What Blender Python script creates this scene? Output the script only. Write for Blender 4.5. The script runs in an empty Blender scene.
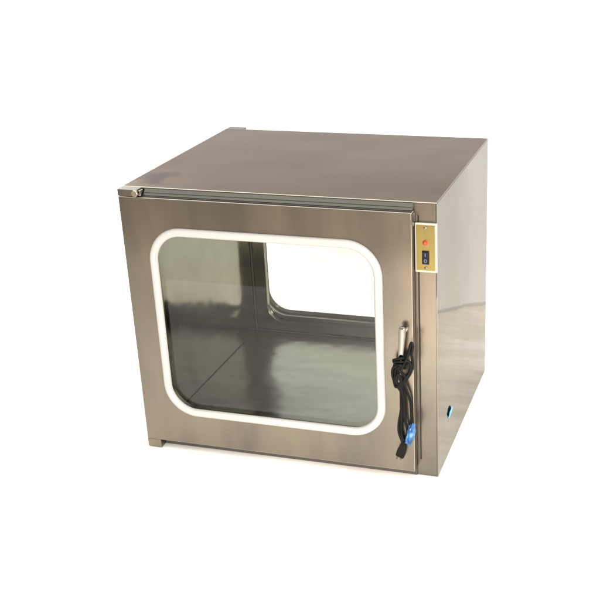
import bpy, bmesh, math, random
from mathutils import Vector, Matrix
random.seed(4)
sc = bpy.context.scene
COL = sc.collection
# ------------------------------------------------------------------ sizes (metres)
W, D, H = 0.700, 0.562, 0.632          # cabinet width, depth, height
T = 0.025                              # door thickness (doors stand proud of the cabinet)
DW = 0.6535                            # door width
Z0, Z1 = 0.0212, 0.6155                # door bottom / top
CX0, CX1, CZ0, CZ1 = 0.052, 0.648, 0.066, 0.600   # chamber opening

# ------------------------------------------------------------------ materials
def newmat(name):
    m = bpy.data.materials.new(name); m.use_nodes = True
    nt = m.node_tree; b = nt.nodes['Principled BSDF']
    return m, nt, b
def N(nt, t, **kw):
    n = nt.nodes.new(t)
    for k, v in kw.items():
        if k in n.inputs: n.inputs[k].default_value = v
        else: setattr(n, k, v)
    return n
def simple(name, col, rough=.5, metal=0., **kw):
    m, nt, b = newmat(name)
    b.inputs['Base Color'].default_value = (*col, 1); b.inputs['Roughness'].default_value = rough
    b.inputs['Metallic'].default_value = metal
    for k, v in kw.items(): b.inputs[k.replace('_', ' ')].default_value = v
    # a little unevenness in gloss so nothing is perfectly flat
    tc = N(nt, 'ShaderNodeTexCoord'); nz = N(nt, 'ShaderNodeTexNoise', Scale=60., Detail=3.)
    nt.links.new(tc.outputs['Object'], nz.inputs['Vector'])
    mr = N(nt, 'ShaderNodeMapRange'); mr.inputs['To Min'].default_value = max(.02, rough - .07); mr.inputs['To Max'].default_value = min(1, rough + .07)
    nt.links.new(nz.outputs['Fac'], mr.inputs['Value']); nt.links.new(mr.outputs[0], b.inputs['Roughness'])
    return m
def steel(name, col, rough, brush=(60, 60, 1.2), bump=.0006, var=.10, wav=.0, warm=(1.06, 1.0, .9), blotch=.5, edge=(1, 1, 1), wdet=1., dark_reflection=None):
    """brushed stainless sheet: fine grain stretched along one axis, broad tarnish clouds, slight oil-canning"""
    m, nt, b = newmat(name); L = nt.links
    b.inputs['Metallic'].default_value = 1; b.inputs['Specular Tint'].default_value = (*edge, 1)
    tc = N(nt, 'ShaderNodeTexCoord')
    mp = N(nt, 'ShaderNodeMapping'); mp.inputs['Scale'].default_value = brush
    L.new(tc.outputs['Object'], mp.inputs['Vector'])
    g = N(nt, 'ShaderNodeTexNoise', Scale=14., Detail=4., Roughness=.6); L.new(mp.outputs[0], g.inputs['Vector'])
    mp2 = N(nt, 'ShaderNodeMapping'); mp2.inputs['Scale'].default_value = (brush[0] ** .35, brush[1] ** .35, brush[2] ** .35)
    L.new(tc.outputs['Object'], mp2.inputs['Vector'])
    c = N(nt, 'ShaderNodeTexNoise', Scale=2.2, Detail=3., Roughness=.55); L.new(mp2.outputs[0], c.inputs['Vector'])
    # colour: tarnish clouds between two close steel tones
    mx = N(nt, 'ShaderNodeMix', data_type='RGBA')
    mx.inputs[6].default_value = (*[v * (1 - var) for v in col], 1)
    mx.inputs[7].default_value = (*[v * (1 + var) * w for v, w in zip(col, warm)], 1)
    r = N(nt, 'ShaderNodeMapRange'); r.inputs['From Min'].default_value = .5 - blotch / 2; r.inputs['From Max'].default_value = .5 + blotch / 2
    L.new(c.outputs['Fac'], r.inputs['Value']); L.new(r.outputs[0], mx.inputs[0])
    mg = N(nt, 'ShaderNodeMix', data_type='RGBA', blend_type='MULTIPLY'); mg.inputs[0].default_value = 1
    gr = N(nt, 'ShaderNodeMapRange'); gr.inputs['To Min'].default_value = .94; gr.inputs['To Max'].default_value = 1.06
    L.new(g.outputs['Fac'], gr.inputs['Value'])
    L.new(mx.outputs[2], mg.inputs[6]); L.new(gr.outputs[0], mg.inputs[7]); L.new(mg.outputs[2], b.inputs['Base Color'])
    if dark_reflection:                                    # dark reflection painted into the colour at one spot
        ds = N(nt, 'ShaderNodeVectorMath', operation='DISTANCE'); ds.inputs[1].default_value = dark_reflection
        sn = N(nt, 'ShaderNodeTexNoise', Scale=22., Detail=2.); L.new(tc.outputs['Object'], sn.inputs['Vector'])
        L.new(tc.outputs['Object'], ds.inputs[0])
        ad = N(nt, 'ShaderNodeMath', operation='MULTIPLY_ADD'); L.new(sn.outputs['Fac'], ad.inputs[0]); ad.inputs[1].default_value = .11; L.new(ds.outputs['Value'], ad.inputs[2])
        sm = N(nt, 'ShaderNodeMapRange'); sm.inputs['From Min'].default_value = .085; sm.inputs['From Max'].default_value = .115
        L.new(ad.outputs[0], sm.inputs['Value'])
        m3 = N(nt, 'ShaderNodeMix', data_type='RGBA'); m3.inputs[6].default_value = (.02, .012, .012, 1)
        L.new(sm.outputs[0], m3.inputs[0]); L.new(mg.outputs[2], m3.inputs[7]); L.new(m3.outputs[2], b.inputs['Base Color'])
    rr = N(nt, 'ShaderNodeMapRange'); rr.inputs['To Min'].default_value = rough * .8; rr.inputs['To Max'].default_value = rough * 1.2
    L.new(c.outputs['Fac'], rr.inputs['Value']); L.new(rr.outputs[0], b.inputs['Roughness'])
    bp = N(nt, 'ShaderNodeBump', Strength=.35, Distance=bump); L.new(g.outputs['Fac'], bp.inputs['Height'])
    if wav:
        w = N(nt, 'ShaderNodeTexNoise', Scale=3.5, Detail=wdet); L.new(tc.outputs['Object'], w.inputs['Vector'])
        b2 = N(nt, 'ShaderNodeBump', Strength=1., Distance=wav); L.new(w.outputs['Fac'], b2.inputs['Height'])
        L.new(b2.outputs[0], bp.inputs['Normal'])
    L.new(bp.outputs[0], b.inputs['Normal'])
    return m
S = (.183, .170, .148)
M = {}
M['shell'] = steel('satin_steel', (.112, .080, .055), .20, brush=(1.2, 60, 60), bump=.0002, var=.10, wav=.006, blotch=.45, edge=(.92, .87, .84), dark_reflection=(.040, .070, .632))
M['front'] = steel('brushed_steel', S, .30, brush=(60, 60, 1.2), bump=.0003, var=.16, wav=.008, blotch=.35)
M['side'] = steel('polished_steel', (.19, .182, .165), .035, brush=(2, 2, 2), bump=.00002, var=.09, wav=.0020, wdet=1.6, blotch=.4, edge=(.78, .765, .74))
M['chamber'] = steel('chamber_steel', (.200, .192, .158), .15, brush=(1, 1, 1), bump=.00001, var=.16, wav=.010, wdet=3., warm=(1, 1, .95))
M['cfloor'] = steel('chamber_floor_steel', (.225, .232, .210), .22, brush=(1, 1, 1), bump=.00001, var=.18, wav=.014, wdet=3., warm=(1, 1, .95))
M['trim'] = steel('folded_steel_edge', (.16, .155, .14), .22, brush=(2, 2, 2), bump=.0001)
M['chrome'] = simple('chrome', (.24, .225, .205), .12, 1.)
M['rubber'] = simple('white_silicone', (.345, .332, .305), .45, 0.)
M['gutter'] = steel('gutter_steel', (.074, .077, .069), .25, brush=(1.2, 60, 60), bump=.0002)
M['edge'] = steel('highlight_edge_steel', (.36, .33, .29), .28, brush=(2, 2, 2), bump=.0001)  # lighter steel: painted highlight along bevelled edges, plain colour on the bolt
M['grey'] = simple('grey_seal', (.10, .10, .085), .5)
M['rear'] = steel('rear_frame_steel', (.150, .148, .118), .16, brush=(1, 1, 1), bump=.00001, var=.15, wav=.004, warm=(1, 1, .95))
M['corner_dark'] = simple('dark_corner_strip', (.022, .022, .016), .5)
M['dark'] = simple('dark_shade_and_fittings', (.035, .03, .025), .6)  # near-black: painted shade in the door gaps, also lock, slots and blades
M['black'] = simple('black_cord_pvc', (.003, .0027, .0025), .5, Specular_IOR_Level=.12)
M['brass'] = steel('brass_plate', (.27, .215, .088), .40, brush=(60, 60, 2), bump=.0001, var=.12, warm=(1, 1, .8))
M['ivory'] = simple('ivory_plastic', (.36, .345, .27), .4)
M['red'] = simple('red_lens', (.32, .035, .018), .25)
M['switch'] = simple('black_switch', (.006, .006, .009), .35, Specular_IOR_Level=.25)
M['mark'] = simple('pale_marking', (.13, .15, .20), .5)
M['green'] = simple('green_marking', (.09, .13, .05), .5)
M['redmark'] = simple('red_marking', (.25, .09, .03), .5)
# blue wrap: mottled blue and white film
m, nt, b = newmat('blue_film'); M['blue'] = m
tc = N(nt, 'ShaderNodeTexCoord'); nz = N(nt, 'ShaderNodeTexNoise', Scale=70., Detail=2.); nt.links.new(tc.outputs['Object'], nz.inputs['Vector'])
cr = N(nt, 'ShaderNodeValToRGB'); e = cr.color_ramp.elements
e[0].position = .42; e[0].color = (.004, .04, .12, 1); e[1].position = .68; e[1].color = (.12, .20, .25, 1)
x = e.new(.54); x.color = (.006, .10, .26, 1)
nt.links.new(nz.outputs['Fac'], cr.inputs[0]); nt.links.new(cr.outputs[0], b.inputs['Base Color']); b.inputs['Roughness'].default_value = .38
M['paleblue'] = simple('pale_blue_film', (.09, .33, .50), .5)
# window glass: thin clear sheet with a faint green-grey tint and Fresnel reflection
m, nt, b = newmat('window_glass'); M['glass'] = m
nt.nodes.remove(b); out = nt.nodes['Material Output']
tr = N(nt, 'ShaderNodeBsdfTransparent'); tr.inputs[0].default_value = (.925, .94, .905, 1)
gl = N(nt, 'ShaderNodeBsdfGlossy'); gl.inputs['Roughness'].default_value = .02
fr = N(nt, 'ShaderNodeFresnel'); fr.inputs[0].default_value = 1.45
ms = N(nt, 'ShaderNodeMixShader'); L = nt.links
L.new(fr.outputs[0], ms.inputs[0]); L.new(tr.outputs[0], ms.inputs[1]); L.new(gl.outputs[0], ms.inputs[2]); L.new(ms.outputs[0], out.inputs[0])
# white sheet on the ground, slightly soiled and streaky
def ground_mat(name, c1, c2, sc1=(1.5, 6, 1), scale=3.0):
    m, nt, b = newmat(name)
    tc = N(nt, 'ShaderNodeTexCoord'); mp = N(nt, 'ShaderNodeMapping'); mp.inputs['Scale'].default_value = sc1
    nt.links.new(tc.outputs['Object'], mp.inputs['Vector'])
    nz = N(nt, 'ShaderNodeTexNoise', Scale=scale, Detail=6., Roughness=.62); nt.links.new(mp.outputs[0], nz.inputs['Vector'])
    cr = N(nt, 'ShaderNodeValToRGB'); e = cr.color_ramp.elements
    e[0].position = .36; e[0].color = (*c1, 1); e[1].position = .66; e[1].color = (*c2, 1)
    nt.links.new(nz.outputs['Fac'], cr.inputs[0]); nt.links.new(cr.outputs[0], b.inputs['Base Color'])
    b.inputs['Roughness'].default_value = .85
    b.inputs['Specular IOR Level'].default_value = .2
    return m
M['sheet'] = ground_mat('pale_ground_sheet', (.75, .695, .635), (.90, .855, .80))
M['ground'] = ground_mat('brown_ground', (.30, .25, .20), (.42, .35, .28), (1, 1, 1))
M['backdrop'] = ground_mat('white_backdrop', (.84, .85, .85), (.88, .89, .89), (1, 1, 1), 1.)
M['gap_shade'] = simple('grey_gap_shade', (.66, .66, .66), .8)  # gap shadow at the backdrop's foot, put in as a grey band

# ------------------------------------------------------------------ mesh helpers
def obj(name, bm, mat, parent=None, smooth=False, bevel=0, seg=2, edge=None):
    me = bpy.data.meshes.new(name); bmesh.ops.recalc_face_normals(bm, faces=bm.faces)
    bm.to_mesh(me); bm.free()
    for mm in (mat if isinstance(mat, (list, tuple)) else [mat]): me.materials.append(mm)
    o = bpy.data.objects.new(name, me); COL.objects.link(o)
    if parent: o.parent = parent
    if bevel:
        if edge: me.materials.append(edge)
        md = o.modifiers.new('b', 'BEVEL'); md.width = bevel; md.segments = seg; md.limit_method = 'ANGLE'; md.angle_limit = math.radians(40); md.harden_normals = True
        if edge: md.material = len(me.materials) - 1
        smooth = True
    if smooth:
        for p in me.polygons: p.use_smooth = True
        if not bevel:
            me.set_sharp_from_angle(angle=math.radians(50))
    return o
def box(bm, x0, x1, y0, y1, z0, z1, mi=0):
    v = [bm.verts.new((x, y, z)) for x in (x0, x1) for y in (y0, y1) for z in (z0, z1)]
    for f in ((0, 1, 3, 2), (4, 6, 7, 5), (0, 4, 5, 1), (2, 3, 7, 6), (0, 2, 6, 4), (1, 5, 7, 3)):
        bm.faces.new([v[i] for i in f]).material_index = mi
def cells(xs, zs, keep, y0, y1):
    """flat plate in the x-z plane made of kept grid cells, thickness y0..y1"""
    bm = bmesh.new(); vs = {}
    def V(i, j, k):
        if (i, j, k) not in vs: vs[i, j, k] = bm.verts.new((xs[i], (y0, y1)[k], zs[j]))
        return vs[i, j, k]
    nx, nz = len(xs) - 1, len(zs) - 1
    K = lambda i, j: 0 <= i < nx and 0 <= j < nz and keep(i, j)
    for i in range(nx):
        for j in range(nz):
            if not K(i, j): continue
            for k in (0, 1): bm.faces.new([V(i, j, k), V(i + 1, j, k), V(i + 1, j + 1, k), V(i, j + 1, k)])
            if not K(i - 1, j): bm.faces.new([V(i, j, 0), V(i, j + 1, 0), V(i, j + 1, 1), V(i, j, 1)])
            if not K(i + 1, j): bm.faces.new([V(i + 1, j, 0), V(i + 1, j + 1, 0), V(i + 1, j + 1, 1), V(i + 1, j, 1)])
            if not K(i, j - 1): bm.faces.new([V(i, j, 0), V(i + 1, j, 0), V(i + 1, j, 1), V(i, j, 1)])
            if not K(i, j + 1): bm.faces.new([V(i, j + 1, 0), V(i + 1, j + 1, 0), V(i + 1, j + 1, 1), V(i, j + 1, 1)])
    bmesh.ops.dissolve_limit(bm, angle_limit=.001, verts=bm.verts, edges=bm.edges)
    return bm
def rrect(x0, x1, z0, z1, r, n=14):
    """rounded rectangle, counter-clockwise, starting mid right side"""
    pts = []
    for cx, cz, a0 in ((x1 - r, z1 - r, 0), (x0 + r, z1 - r, 90), (x0 + r, z0 + r, 180), (x1 - r, z0 + r, 270)):
        for k in range(n + 1):
            a = math.radians(a0 + 90 * k / n); pts.append((cx + r * math.cos(a), cz + r * math.sin(a)))
    return pts
def plate_with_hole(bx, hole, y0, y1):
    """rectangular plate bx=(x0,x1,z0,z1) with a rounded hole; y0..y1 thick"""
    x0, x1, z0, z1 = bx; n = len(hole); q = n // 4
    bm = bmesh.new()
    out = []
    for i, (hx, hz) in enumerate(hole):         # matching point on the outer rectangle
        c = ((x1, z1), (x0, z1), (x0, z0), (x1, z0))[i // q]
        k = i % q; h = (q - 1) / 2
        if k == int(h): out.append(c)
        elif i // q in (0, 2): out.append((c[0], hz) if k < h else (hx, c[1]))
        else: out.append((hx, c[1]) if k < h else (c[0], hz))
    A = [[bm.verts.new((x, y, z)) for x, z in P] for P in (hole, out) for y in (y0, y1)]
    hi0, hi1, ho0, ho1 = A
    for i in range(n):
        j = (i + 1) % n
        for f in ((hi0[i], hi0[j], ho0[j], ho0[i]), (hi1[i], ho1[i], ho1[j], hi1[j]), (hi0[i], hi1[i], hi1[j], hi0[j]), (ho0[i], ho0[j], ho1[j], ho1[i])):
            bm.faces.new(f)
    bmesh.ops.remove_doubles(bm, verts=bm.verts, dist=1e-6)
    bmesh.ops.dissolve_degenerate(bm, edges=bm.edges, dist=1e-6)
    return bm
def sweep(path, prof, closed=True, up=Vector((0, 1, 0)), bm=None, scales=None, caps=True):
    """sweep profile points (a,b) along path: a along side vector, b along 'up'"""
    bm = bm or bmesh.new(); P = [Vector(p) for p in path]; n = len(P); rings = []
    side_prev = None
    for i in range(n):
        t = (P[(i + 1) % n] - P[i - 1]) if closed else (P[min(i + 1, n - 1)] - P[max(i - 1, 0)])
        t.normalize()
        if up is None:
            s = side_prev if side_prev else t.orthogonal().normalized()
            s = (s - t * s.dot(t)).normalized(); side_prev = s; u = t.cross(s)
        else:
            s = t.cross(up).normalized(); u = up
        k = scales[i] if scales else 1
        rings.append([bm.verts.new(P[i] + s * a * k + u * b * k) for a, b in prof])
    m = len(prof)
    for i in range(n if closed else n - 1):
        A, B = rings[i], rings[(i + 1) % n]
        for j in range(m): bm.faces.new((A[j], A[(j + 1) % m], B[(j + 1) % m], B[j]))
    if not closed and caps: bm.faces.new(rings[0][::-1]); bm.faces.new(rings[-1])
    return bm
def circ(r, n=12, sy=1.0): return [(r * math.cos(2 * math.pi * k / n), r * sy * math.sin(2 * math.pi * k / n)) for k in range(n)]
def spline(pts, k=8):
    P = [Vector(p) for p in pts]; P = [P[0] * 2 - P[1]] + P + [P[-1] * 2 - P[-2]]; out = []
    for i in range(1, len(P) - 2):
        a, b, c, d = P[i - 1:i + 3]
        for j in range(k):
            t = j / k; out.append(.5 * ((2 * b) + (c - a) * t + (2 * a - 5 * b + 4 * c - d) * t * t + (3 * b - a - 3 * c + d) * t ** 3))
    out.append(P[-2]); return out
def lathe_y(bm, x, z, prof, n=24):
    """solid of revolution about the y axis; prof = [(radius, y)...]"""
    R = [[bm.verts.new((x + r * math.cos(2 * math.pi * k / n), y, z + r * math.sin(2 * math.pi * k / n))) for k in range(n)] for r, y in prof]
    for A, B in zip(R, R[1:]):
        for k in range(n): bm.faces.new((A[k], A[(k + 1) % n], B[(k + 1) % n], B[k]))
    bm.faces.new(R[0]); bm.faces.new(R[-1][::-1])
def empty(name, loc=(0, 0, 0)):
    o = bpy.data.objects.new(name, None); COL.objects.link(o); o.location = loc; return o
def tag(o, label, cat, group=None):
    o['label'] = label; o['category'] = cat
    if group: o['group'] = group

# ------------------------------------------------------------------ the cabinet
box_root = empty('pass_box')
tag(box_root, 'stainless steel pass-through cabinet with a white-edged rounded window in its door', 'pass box')
th = .0025
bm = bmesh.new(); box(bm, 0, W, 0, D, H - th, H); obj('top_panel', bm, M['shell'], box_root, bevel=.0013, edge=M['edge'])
bm = bmesh.new(); box(bm, W - th, W, 0, D, 0, H - th - .0003)
sp = obj('side_panel', bm, M['side'], box_root, bevel=.0006)
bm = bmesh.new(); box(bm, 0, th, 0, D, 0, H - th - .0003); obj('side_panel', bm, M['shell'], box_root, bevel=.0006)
bm = bmesh.new(); box(bm, th + .0003, W - th - .0003, .003, D - .003, .004, .004 + th); obj('bottom_panel', bm, M['shell'], box_root)
# front frame: opening, narrow slot beside the door
xs = [th + .0003, CX0, CX1, .6594, .6624, W - th - .0003]; zs = [.0, .040, CZ0, CZ1, .604, H - th - .0003]
ff = cells(xs, zs, lambda i, j: not (i == 1 and j == 2) and not (i == 3 and 1 <= j <= 3), .0004, .004)
obj('front_frame', ff, M['front'], box_root, bevel=.0006)
bm = bmesh.new(); box(bm, .6586, .6636, .0045, .009, .038, .606); obj('slot_shade', bm, M['dark'], box_root)  # dark strip painting the shade inside the slot
# rear frame with rounded opening
obj('rear_frame', plate_with_hole((th + .0003, W - th - .0003, .0, H - th - .0003), rrect(.090, .610, .095, .568, .045), D - .018, D - .0004), M['rear'], box_root, bevel=.0015)
bm = bmesh.new(); box(bm, CX0 + .0005, CX0 + .0040, D - .0230, D - .0196, CZ0 + .0045, CZ1 - .001); obj('corner_strip', bm, M['corner_dark'], box_root, bevel=.001)  # near-black strips along the chamber's corner lines
bm = bmesh.new(); box(bm, CX0 + .0005, CX1 - .0005, D - .0240, D - .0196, CZ0 + .0004, CZ0 + .0042); obj('corner_strip', bm, M['corner_dark'], box_root, bevel=.001)
bm = bmesh.new(); box(bm, CX0 + .0003, CX0 + .0013, .02, D - .025, CZ0 + .0004, CZ0 + .0010); obj('corner_strip', bm, M['corner_dark'], box_root)
# chamber: four-walled liner, open front and back
yb = D - .0195
bm = bmesh.new()
box(bm, CX0 - .002, CX0, .0045, yb, CZ0 - .002, CZ1 + .002)
obj('chamber_wall', bm, M['chamber'], box_root)
bm = bmesh.new(); box(bm, CX1, CX1 + .002, .0045, yb, CZ0 - .002, CZ1 + .002); obj('chamber_wall', bm, M['chamber'], box_root)
bm = bmesh.new(); box(bm, CX0 + .0003, CX1 - .0003, .0045, yb, CZ0 - .002, CZ0); obj('chamber_floor', bm, M['cfloor'], box_root)
bm = bmesh.new(); box(bm, CX0 + .0003, CX1 - .0003, .0045, yb, CZ1, CZ1 + .002); obj('chamber_ceiling', bm, M['chamber'], box_root)

def make_door(front=True):
    s = -1 if front else 1                       # outward direction in y
    yo, yi = (-T, -.0034) if front else (D + T, D + .0018)
    hx0, hx1, hz0, hz1 = .072, .580, .107, .541    # hole
    d = empty('front_door' if front else 'rear_door'); d.parent = box_root
    y0, y1 = min(yo, yi), max(yo, yi)
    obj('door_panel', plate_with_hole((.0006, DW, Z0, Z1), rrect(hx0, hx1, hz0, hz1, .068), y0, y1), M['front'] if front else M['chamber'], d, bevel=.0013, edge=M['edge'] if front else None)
    # white gasket: rounded lip clamped on the edge of the hole, inside and out
    path = [(x, yo, z) for x, z in rrect(hx0 - .001, hx1 + .001, hz0 - .001, hz1 + .001, .069, 20)]
    prof = []
    for k in range(15):                            # outer lip, half round
        a = math.pi * k / 14; prof.append((.0092 * math.cos(a), s * .0098 * math.sin(a) ** .9 - s * .0))
    prof += [(-.0092, -s * .004), (-.0070, -s * .0065), (-.0025, -s * .009), (-.0025, -s * .014), (.0005, -s * .014), (.0005, -s * .0008), (.0092, -s * .0002)]
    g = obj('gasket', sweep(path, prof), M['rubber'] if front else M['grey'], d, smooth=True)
    # glass
    R = rrect(hx0 + .0018, hx1 - .0018, hz0 + .0018, hz1 - .0018, .066)
    bm = bmesh.new(); yg = yo - s * .0105
    A = bm.faces.new([bm.verts.new((x, yg, z)) for x, z in R])
    obj('glass_pane', bm, M['glass'], d)
    # inner retaining lip seen through the glass
    return d
fd = make_door(True); rd = make_door(False)
# folded top channel of the front door: thin bright lip just behind its front skin
bm = bmesh.new()
for P in ([(-.0008, H - .0030), (-.0135, Z1 + .0022), (-.0135, Z1 + .0006), (-.0008, Z1 + .0006)],):
    A, B = [[bm.verts.new((x, y, z)) for y, z in P] for x in (.054, DW - .002)]
    for k in range(4): bm.faces.new((A[k], A[(k + 1) % 4], B[(k + 1) % 4], B[k]))
    bm.faces.new(A); bm.faces.new(B[::-1])
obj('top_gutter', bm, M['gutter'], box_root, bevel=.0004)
bm = bmesh.new(); box(bm, .056, DW - .004, -.0092, -.0082, Z1 + .0066, Z1 + .0084); obj('gutter_lip', bm, M['trim'], box_root, bevel=.0003)
bm = bmesh.new(); box(bm, .054, DW - .002, -.0185, -.0145, Z1 + .0003, Z1 + .0012); obj('top_gap_shade', bm, M['dark'], fd)  # dark strip in place of the gap's shade above the door
bm = bmesh.new(); box(bm, .0352, DW, -.0030, .0002, .0008, Z0 + .004); obj('base_gap_shade', bm, M['dark'], box_root)  # dark strip added for the shade in the gap under the door
bm = bmesh.new(); box(bm, DW + .0002, DW + .0016, -T + .003, -.003, Z1 - .030, Z1 - .004); obj('edge_clip', bm, M['chrome'], fd, bevel=.0004)

# hinge blocks at the left corners, front and rear, top and bottom
def hinge(front, top):
    y0, y1 = (-T, -.0004) if front else (D + .0004, D + T)
    z0, z1 = (Z1 + .0012, H - .0004) if top else (0, Z0 - .0004)
    h = obj('hinge_block', (lambda bm: (box(bm, .0004, .047 if top else .0345, y0, y1, z0, z1), bm)[1])(bmesh.new()), M['front'], box_root, bevel=.0010)
    return h
for f in (True, False):
    for t_ in (True, False):
        h = hinge(f, t_)
        if f and t_:
            bm = bmesh.new(); lathe_y(bm, .0435, .6245, [(.0080, -T - .0005), (.0080, -T - .0050), (.0070, -T - .0062)], 6)
            bmesh.ops.rotate(bm, cent=(.0435, 0, .6245), matrix=Matrix.Rotation(math.radians(12), 3, 'Y'), verts=bm.verts)
            obj('hinge_bolt', bm, M['edge'], h, bevel=.0005)
            bm = bmesh.new(); box(bm, .0475, .0525, -T + .004, -.006, Z1 + .0010, H - .003); obj('hinge_spacer', bm, M['edge'], h, bevel=.0008)

# door handle: flat chrome lever standing proud of the door
hy = -T - .016
def lever():
    pts = [(.6355, .3745), (.6345, .362), (.6335, .345), (.6320, .325), (.6305, .303), (.6295, .285), (.6290, .262)]
    prof = [(.0068 * math.cos(a) , .0038 * math.sin(a)) for a in [2 * math.pi * k / 14 for k in range(14)]]
    path = spline([(x, hy + .001 * math.sin(i), z) for i, (x, z) in enumerate(pts)], 6)
    n = len(path); scl = [1.12 if i < n * .25 else 1.12 - .42 * (i / n - .25) / .75 for i in range(n)]
    scl[0] = .45; scl[1] = .85; scl[2] = 1.03; scl[-1] = .5
    return sweep(path, prof, closed=False, scales=scl)
hd = obj('door_handle', lever(), M['chrome'], fd, smooth=True)
bm = bmesh.new(); lathe_y(bm, .6345, .358, [(.0060, -T - .0001), (.0060, -T - .013), (.0050, -T - .0135)], 18)
obj('handle_boss', bm, M['chrome'], hd, smooth=True)
bm = bmesh.new(); lathe_y(bm, .6280, .3505, [(.0030, -T - .0001), (.0030, -T - .004), (.0022, -T - .0045)], 14)
obj('lock_cylinder', bm, M['dark'], hd, smooth=True)
# small latch on the rear right corner
bm = bmesh.new(); box(bm, W - .016, W - .0002, D + .0002, D + .003, .335, .400); lt = obj('rear_latch', bm, M['trim'], box_root, bevel=.0006)
for z in (.349, .388):
    bm = bmesh.new(); box(bm, W - .010, W - .0005, D + .0032, D + .0055, z - .006, z + .006)
    obj('latch_stud', bm, M['chrome'], lt, bevel=.0008)

# control panel on the right post
cp = obj('control_panel', (lambda bm: (box(bm, .6555, .7010, -.0062, -.0002, .4845, .5900), bm)[1])(bmesh.new()), M['ivory'], box_root, bevel=.0012)
cp['label'] = 'brass plate on an ivory base with red lamp and black rocker switch'
bm = bmesh.new(); box(bm, .6590, .6975, -.0080, -.0064, .4895, .5860); pl = obj('brass_plate', bm, M['brass'], cp, bevel=.0005)
bm = bmesh.new(); lathe_y(bm, .6775, .5490, [(.0058, -.0081), (.0058, -.0092), (.0046, -.0094), (.0044, -.0118), (.0030, -.0138), (.0010, -.0145)], 24)
obj('indicator_lamp', bm, M['red'], cp, smooth=True)
bm = bmesh.new(); box(bm, .6705, .6855, -.0098, -.0082, .5030, .5320); sw = obj('rocker_switch', bm, M['switch'], cp, bevel=.0006)
bm = bmesh.new(); box(bm, .6722, .6838, -.0122, -.0100, .5180, .5302); box(bm, .6722, .6838, -.0110, -.0100, .5048, .5176); obj('rocker', bm, M['switch'], sw, bevel=.0006)
bm = bmesh.new(); box(bm, .6773, .6787, -.01235, -.01222, .5205, .5280); obj('on_mark', bm, M['mark'], sw)
bm = sweep([(.678 + .0025 * math.cos(a), -.0111, .511 + .0032 * math.sin(a)) for a in [2 * math.pi * k / 20 for k in range(20)]], [(.0005, 0), (0, -.0001), (-.0005, 0), (0, .0001)])
obj('off_mark', bm, M['mark'], sw)
for (sx, sz) in ((.6775, .5805), (.6785, .4945)):
    bm = bmesh.new(); lathe_y(bm, sx, sz, [(.0034, -.0081), (.0034, -.0090), (.0024, -.0100)], 20)
    s_ = obj('screw', bm, M['chrome'], cp, smooth=True)
    bm = bmesh.new(); box(bm, sx - .0022, sx + .0022, -.01025, -.01002, sz - .0004, sz + .0004)
    bmesh.ops.rotate(bm, cent=(sx, 0, sz), matrix=Matrix.Rotation(random.uniform(.3, 1.2), 3, 'Y'), verts=bm.verts); obj('screw_slot', bm, M['dark'], s_)
# engraved marks: a small green tick mark and a short red one beside the lamp
bm = bmesh.new()
sweep([(.6735, -.0082, .5718), (.6775, -.0082, .5672), (.6815, -.0082, .5718)], [(.0006, 0), (0, -.0001), (-.0006, 0), (0, .0001)], closed=False, bm=bm)
sweep([(.6765, -.0082, .5620), (.6805, -.0082, .5632)], [(.0006, 0), (0, -.0001), (-.0006, 0), (0, .0001)], closed=False, bm=bm)
obj('green_mark', bm, M['green'], cp)
bm = bmesh.new(); box(bm, .6870, .6882, -.00825, -.00812, .5540, .5620); obj('red_mark', bm, M['redmark'], cp)

# ------------------------------------------------------------------ power cord tied round the handle
cord = empty('power_cord', (.628, -.04, .05)); 
tag(cord, 'black power cord knotted round the chrome door handle with its plug hanging down', 'power cord')
cb = bmesh.new()
y0 = -T - .0075
def strand(pts, r=.0031):
    sweep(spline([(x - cord.location.x, y - cord.location.y, z - cord.location.z) for x, y, z in pts], 8), circ(r, 10), closed=False, up=None, bm=cb)
# rings round the lever
for k, (cx, cz, rx, rz, tl) in enumerate(((.627, .2995, .0125, .0105, .5), (.6275, .2935, .0128, .0095, .2), (.6285, .2870, .0120, .0080, -.3), (.6280, .2810, .0125, .0070, -.1))):
    P = []
    for i in range(13):
        a = 2 * math.pi * i / 12
        P.append((cx + rx * math.cos(a), hy + .0115 * math.sin(a) * -1 + .000, cz + tl * .008 * math.cos(a) + rz * .55 * math.sin(a)))
    strand(P, .0027)
# knot / folded bundle on the left
strand([(.632, y0 - .016, .297), (.620, y0 - .014, .291), (.6145, y0 - .008, .276), (.6135, y0 - .006, .256), (.6155, y0 - .006, .240), (.624, y0 - .008, .232), (.629, y0 - .006, .222)])
strand([(.636, y0 - .018, .290), (.624, y0 - .019, .283), (.6195, y0 - .014, .268), (.6185, y0 - .012, .250), (.6225, y0 - .012, .238), (.630, y0 - .010, .226)])
strand([(.641, y0 - .010, .297), (.634, y0 - .020, .282), (.6260, y0 - .020, .268), (.6225, y0 - .017, .252), (.6265, y0 - .014, .240), (.633, y0 - .012, .228)])
strand([(.622, y0 - .017, .290), (.631, y0 - .021, .278), (.639, y0 - .016, .268), (.641, y0 - .012, .256), (.635, y0 - .012, .244), (.629, y0 - .008, .232)])
strand([(.628, y0 - .022, .292), (.617, y0 - .020, .284), (.6125, y0 - .013, .266), (.6150, y0 - .010, .248), (.620, y0 - .016, .238), (.628, y0 - .016, .242), (.633, y0 - .020, .258), (.628, y0 - .024, .274)])
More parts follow.
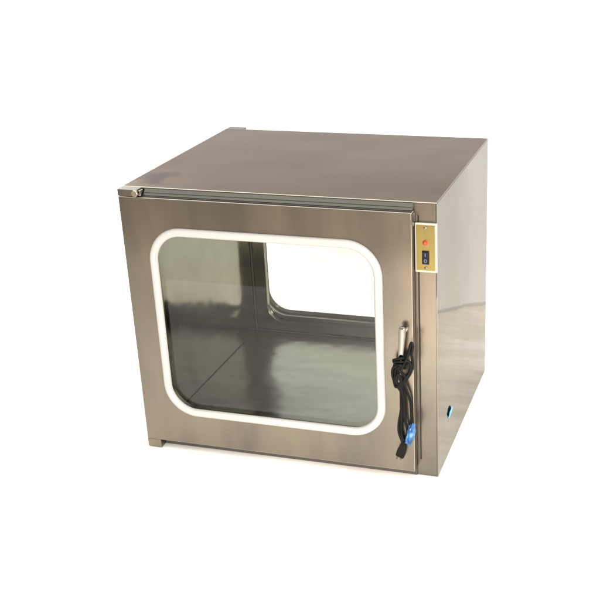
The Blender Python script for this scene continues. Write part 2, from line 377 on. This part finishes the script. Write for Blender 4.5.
# right-hand loop standing up beside the lever
strand([(.630, y0 - .010, .282), (.641, y0 - .012, .297), (.648, y0 - .010, .318), (.6515, y0 - .008, .334), (.6545, y0 - .008, .339), (.6560, y0 - .007, .330), (.6535, y0 - .006, .312), (.6550, y0 - .006, .296), (.6545, y0 - .006, .280), (.648, y0 - .008, .264), (.639, y0 - .010, .250), (.632, y0 - .010, .236)])
strand([(.640, y0 - .014, .300), (.649, y0 - .010, .296), (.6520, y0 - .010, .284), (.6470, y0 - .012, .268), (.638, y0 - .014, .256), (.630, y0 - .012, .240)])
# hanging strands
strand([(.627, y0 - .006, .242), (.628, y0 - .003, .215), (.6285, y0 - .001, .191), (.625, y0, .165), (.6215, y0, .145), (.6205, y0, .123), (.6240, y0, .108), (.628, y0, .097), (.628, y0, .086)])
strand([(.6305, y0 - .009, .240), (.6325, y0 - .006, .215), (.6315, y0 - .004, .190), (.6325, y0 - .003, .165), (.6370, y0 - .002, .145), (.640, y0 - .001, .125), (.638, y0 - .001, .108), (.633, y0 - .002, .096), (.630, y0 - .002, .086)])
strand([(.634, y0 - .008, .244), (.642, y0 - .004, .222), (.6475, y0 - .001, .201), (.6490, y0, .178), (.6495, y0, .150), (.6480, y0, .125), (.6430, y0, .106), (.6350, y0, .100), (.6290, y0, .108), (.6265, y0 - .001, .128), (.628, y0 - .002, .155), (.6285, y0 - .006, .195), (.630, y0 - .010, .235)])
strand([(.6285, y0 - .013, .244), (.6345, y0 - .009, .210), (.6355, y0 - .006, .180), (.6365, y0 - .005, .155), (.640, y0 - .004, .135), (.6405, y0 - .004, .118)])
cc = obj('cord', cb, M['black'], cord, smooth=True)
# plug: moulded body with strain relief and flat blades
def pt(x, y, z): return (x - cord.location.x, y - cord.location.y, z - cord.location.z)
pb = bmesh.new()
prf = [(-.0075, -.006), (.0075, -.006), (.009, -.004), (.009, .004), (.0075, .006), (-.0075, .006), (-.009, .004), (-.009, -.004)]
path = [Vector(pt(*p)) for p in ((.6290, y0 - .001, .094), (.6285, y0 - .001, .088), (.6270, y0 - .001, .080), (.6255, y0, .074), (.6225, y0, .063), (.6215, y0, .0605))]
sweep(path, prf, closed=False, bm=pb, scales=[.45, .62, .95, 1.05, 1.08, .95])
pg = obj('plug', pb, M['black'], cord, bevel=.0008)
for dx in (-.0045, .0045):
    bm = bmesh.new(); box(bm, -.0009 * 2, .0009 * 2, -.0008, .0008, -.0085, 0)
    bmesh.ops.rotate(bm, cent=(0, 0, 0), matrix=Matrix.Rotation(.35, 3, 'Y'), verts=bm.verts)
    bmesh.ops.translate(bm, vec=Vector(pt(.6213 + dx, y0, .0605)), verts=bm.verts); obj('blade', bm, M['dark'], pg)

# crumpled blue film twisted round the hanging cord
def crumple(name, c, rx, ry, rz, seed, sub=3, amp=.35, mat='blue'):
    random.seed(seed); bm = bmesh.new(); bmesh.ops.create_icosphere(bm, subdivisions=sub, radius=1)
    from mathutils import noise
    for v in bm.verts:
        n_ = noise.noise(v.co * 2.3 + Vector((seed, 0, 0))) + .6 * noise.noise(v.co * 5.1 + Vector((0, seed, 0)))
        v.co *= 1 + amp * n_ + random.uniform(-.07, .07)
        v.co.x *= rx; v.co.y *= ry; v.co.z *= rz
        v.co.x += .18 * v.co.z
    o = obj(name, bm, M[mat]); o.location = c; return o
bf = crumple('plastic_wrap', (.6475, -.0365, .120), .0095, .0100, .028, 7)
tag(bf, 'crumpled shiny blue plastic wrap caught between the strands of the black cord', 'plastic wrap')
bs = crumple('film_scrap', (W + .0013, .122, .098), .0012, .0200, .0120, 3, amp=.4, mat='paleblue')
tag(bs, 'small torn scrap of blue film stuck low on the mirror-like right side panel', 'film scrap')

# ------------------------------------------------------------------ the surface and the backdrop
def struct(o): o['kind'] = 'structure'; return o
bm = bmesh.new(); box(bm, -5, 6, -1.05, 3.2, -.014, -.0015); struct(obj('surface', bm, M['sheet']))
bm = bmesh.new(); box(bm, -14, 14, -14, -1.045, -.10, -.0055); struct(obj('ground', bm, M['ground']))
plan = spline([(-5.0, 2.6, 0), (-3, 2.35, 0), (-1, 1.85, 0), (.1, 1.42, 0), (.50, 1.20, 0), (.79, 1.025, 0), (.85, .985, 0), (.92, .925, 0), (1.05, .86, 0), (1.6, .70, 0), (3., .50, 0), (5.5, .30, 0)], 14)
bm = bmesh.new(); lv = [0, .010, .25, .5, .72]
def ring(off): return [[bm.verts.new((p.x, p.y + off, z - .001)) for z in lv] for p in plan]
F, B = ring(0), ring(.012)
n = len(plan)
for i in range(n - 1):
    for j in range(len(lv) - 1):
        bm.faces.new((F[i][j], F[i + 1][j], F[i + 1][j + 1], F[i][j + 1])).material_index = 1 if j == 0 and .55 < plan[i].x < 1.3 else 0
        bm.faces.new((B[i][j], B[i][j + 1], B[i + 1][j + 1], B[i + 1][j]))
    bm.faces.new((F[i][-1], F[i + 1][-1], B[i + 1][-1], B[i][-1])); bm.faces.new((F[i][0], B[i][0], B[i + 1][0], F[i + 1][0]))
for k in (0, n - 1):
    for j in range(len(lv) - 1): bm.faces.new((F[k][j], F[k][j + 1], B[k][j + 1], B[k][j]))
struct(obj('backdrop', bm, [M['backdrop'], M['gap_shade']], smooth=True))

# ------------------------------------------------------------------ light
w = bpy.data.worlds.new('World'); sc.world = w; w.use_nodes = True
nt = w.node_tree; bg = nt.nodes['Background']
# even white studio surround: paler low down, brighter overhead
tc = N(nt, 'ShaderNodeTexCoord'); sx = N(nt, 'ShaderNodeSeparateXYZ'); nt.links.new(tc.outputs['Generated'], sx.inputs[0])
cr = N(nt, 'ShaderNodeValToRGB'); e = cr.color_ramp.elements
e[0].position = .45; e[0].color = (.36, .358, .352, 1); e[1].position = .80; e[1].color = (1, .985, .96, 1)
nt.links.new(sx.outputs['Z'], cr.inputs[0]); nt.links.new(cr.outputs[0], bg.inputs[0])
bg.inputs[1].default_value = 3.0
def area(name, loc, tgt, size, power, col=(1, 1, 1)):
    l = bpy.data.lights.new(name, 'AREA'); l.shape = 'RECTANGLE'; l.size, l.size_y = size; l.energy = power; l.color = col
    o = bpy.data.objects.new(name, l); COL.objects.link(o); o.location = loc
    o.rotation_euler = (Vector(tgt) - Vector(loc)).to_track_quat('-Z', 'Y').to_euler(); return o
area('fill_rear', (-2.4, 2.9, 2.6), (0, .6, 0), (1.6, 1.6), 40, (1, .97, .95))  # added fill lamp, lifts the floor behind the box
area('fill_left', (-2.4, -2.4, 1.8), (0, -.2, 0), (1.0, 1.0), 7, (1, .97, .95))  # weak unseen lamp added to lift the front-left floor
area('fill_right', (2.3, -2.6, .55), (1.0, 1.0, .40), (.9, .7), 170, (1, .985, .97))  # unseen lamp added to brighten the backdrop mirrored in the side panel
area('fill_spot_front', (.95, -2.3, 1.1), (.64, -1.0, 0), (.2, .2), 10, (1, .92, .82)).data.spread = math.radians(35)  # added lamp brightening the floor that the door's right part mirrors

# ------------------------------------------------------------------ camera
R = [[0.9586886860786661, 0.28288024994046035, -0.029912662509105084], [0.08086027159636743, -0.3718261687014355, -0.9247739814388019], [-0.27272260570426254, 0.884151607170645, -0.37933931496147744]]
cam = bpy.data.cameras.new('Camera'); co = bpy.data.objects.new('Camera', cam); COL.objects.link(co)
m4 = Matrix(((R[0][0], -R[1][0], -R[2][0], 1.159592658), (R[0][1], -R[1][1], -R[2][1], -1.9825278785), (R[0][2], -R[1][2], -R[2][2], 1.2402269852), (0, 0, 0, 1)))
co.matrix_world = m4
cam.sensor_width = 36; cam.lens = 1057.54 / 600 * 36; cam.shift_x = (300 - 367.41) / 600; cam.shift_y = (309.13 - 300) / 600
cam.clip_start = .05; cam.clip_end = 100
sc.camera = co
vs = sc.view_settings; vs.view_transform = 'Standard'; vs.look = 'None'; vs.gamma = 1; vs.exposure = 0
sc.cycles.max_bounces = 14; sc.cycles.transparent_max_bounces = 16; sc.cycles.use_denoising = True
sc.cycles.glossy_bounces = 10; sc.cycles.diffuse_bounces = 5
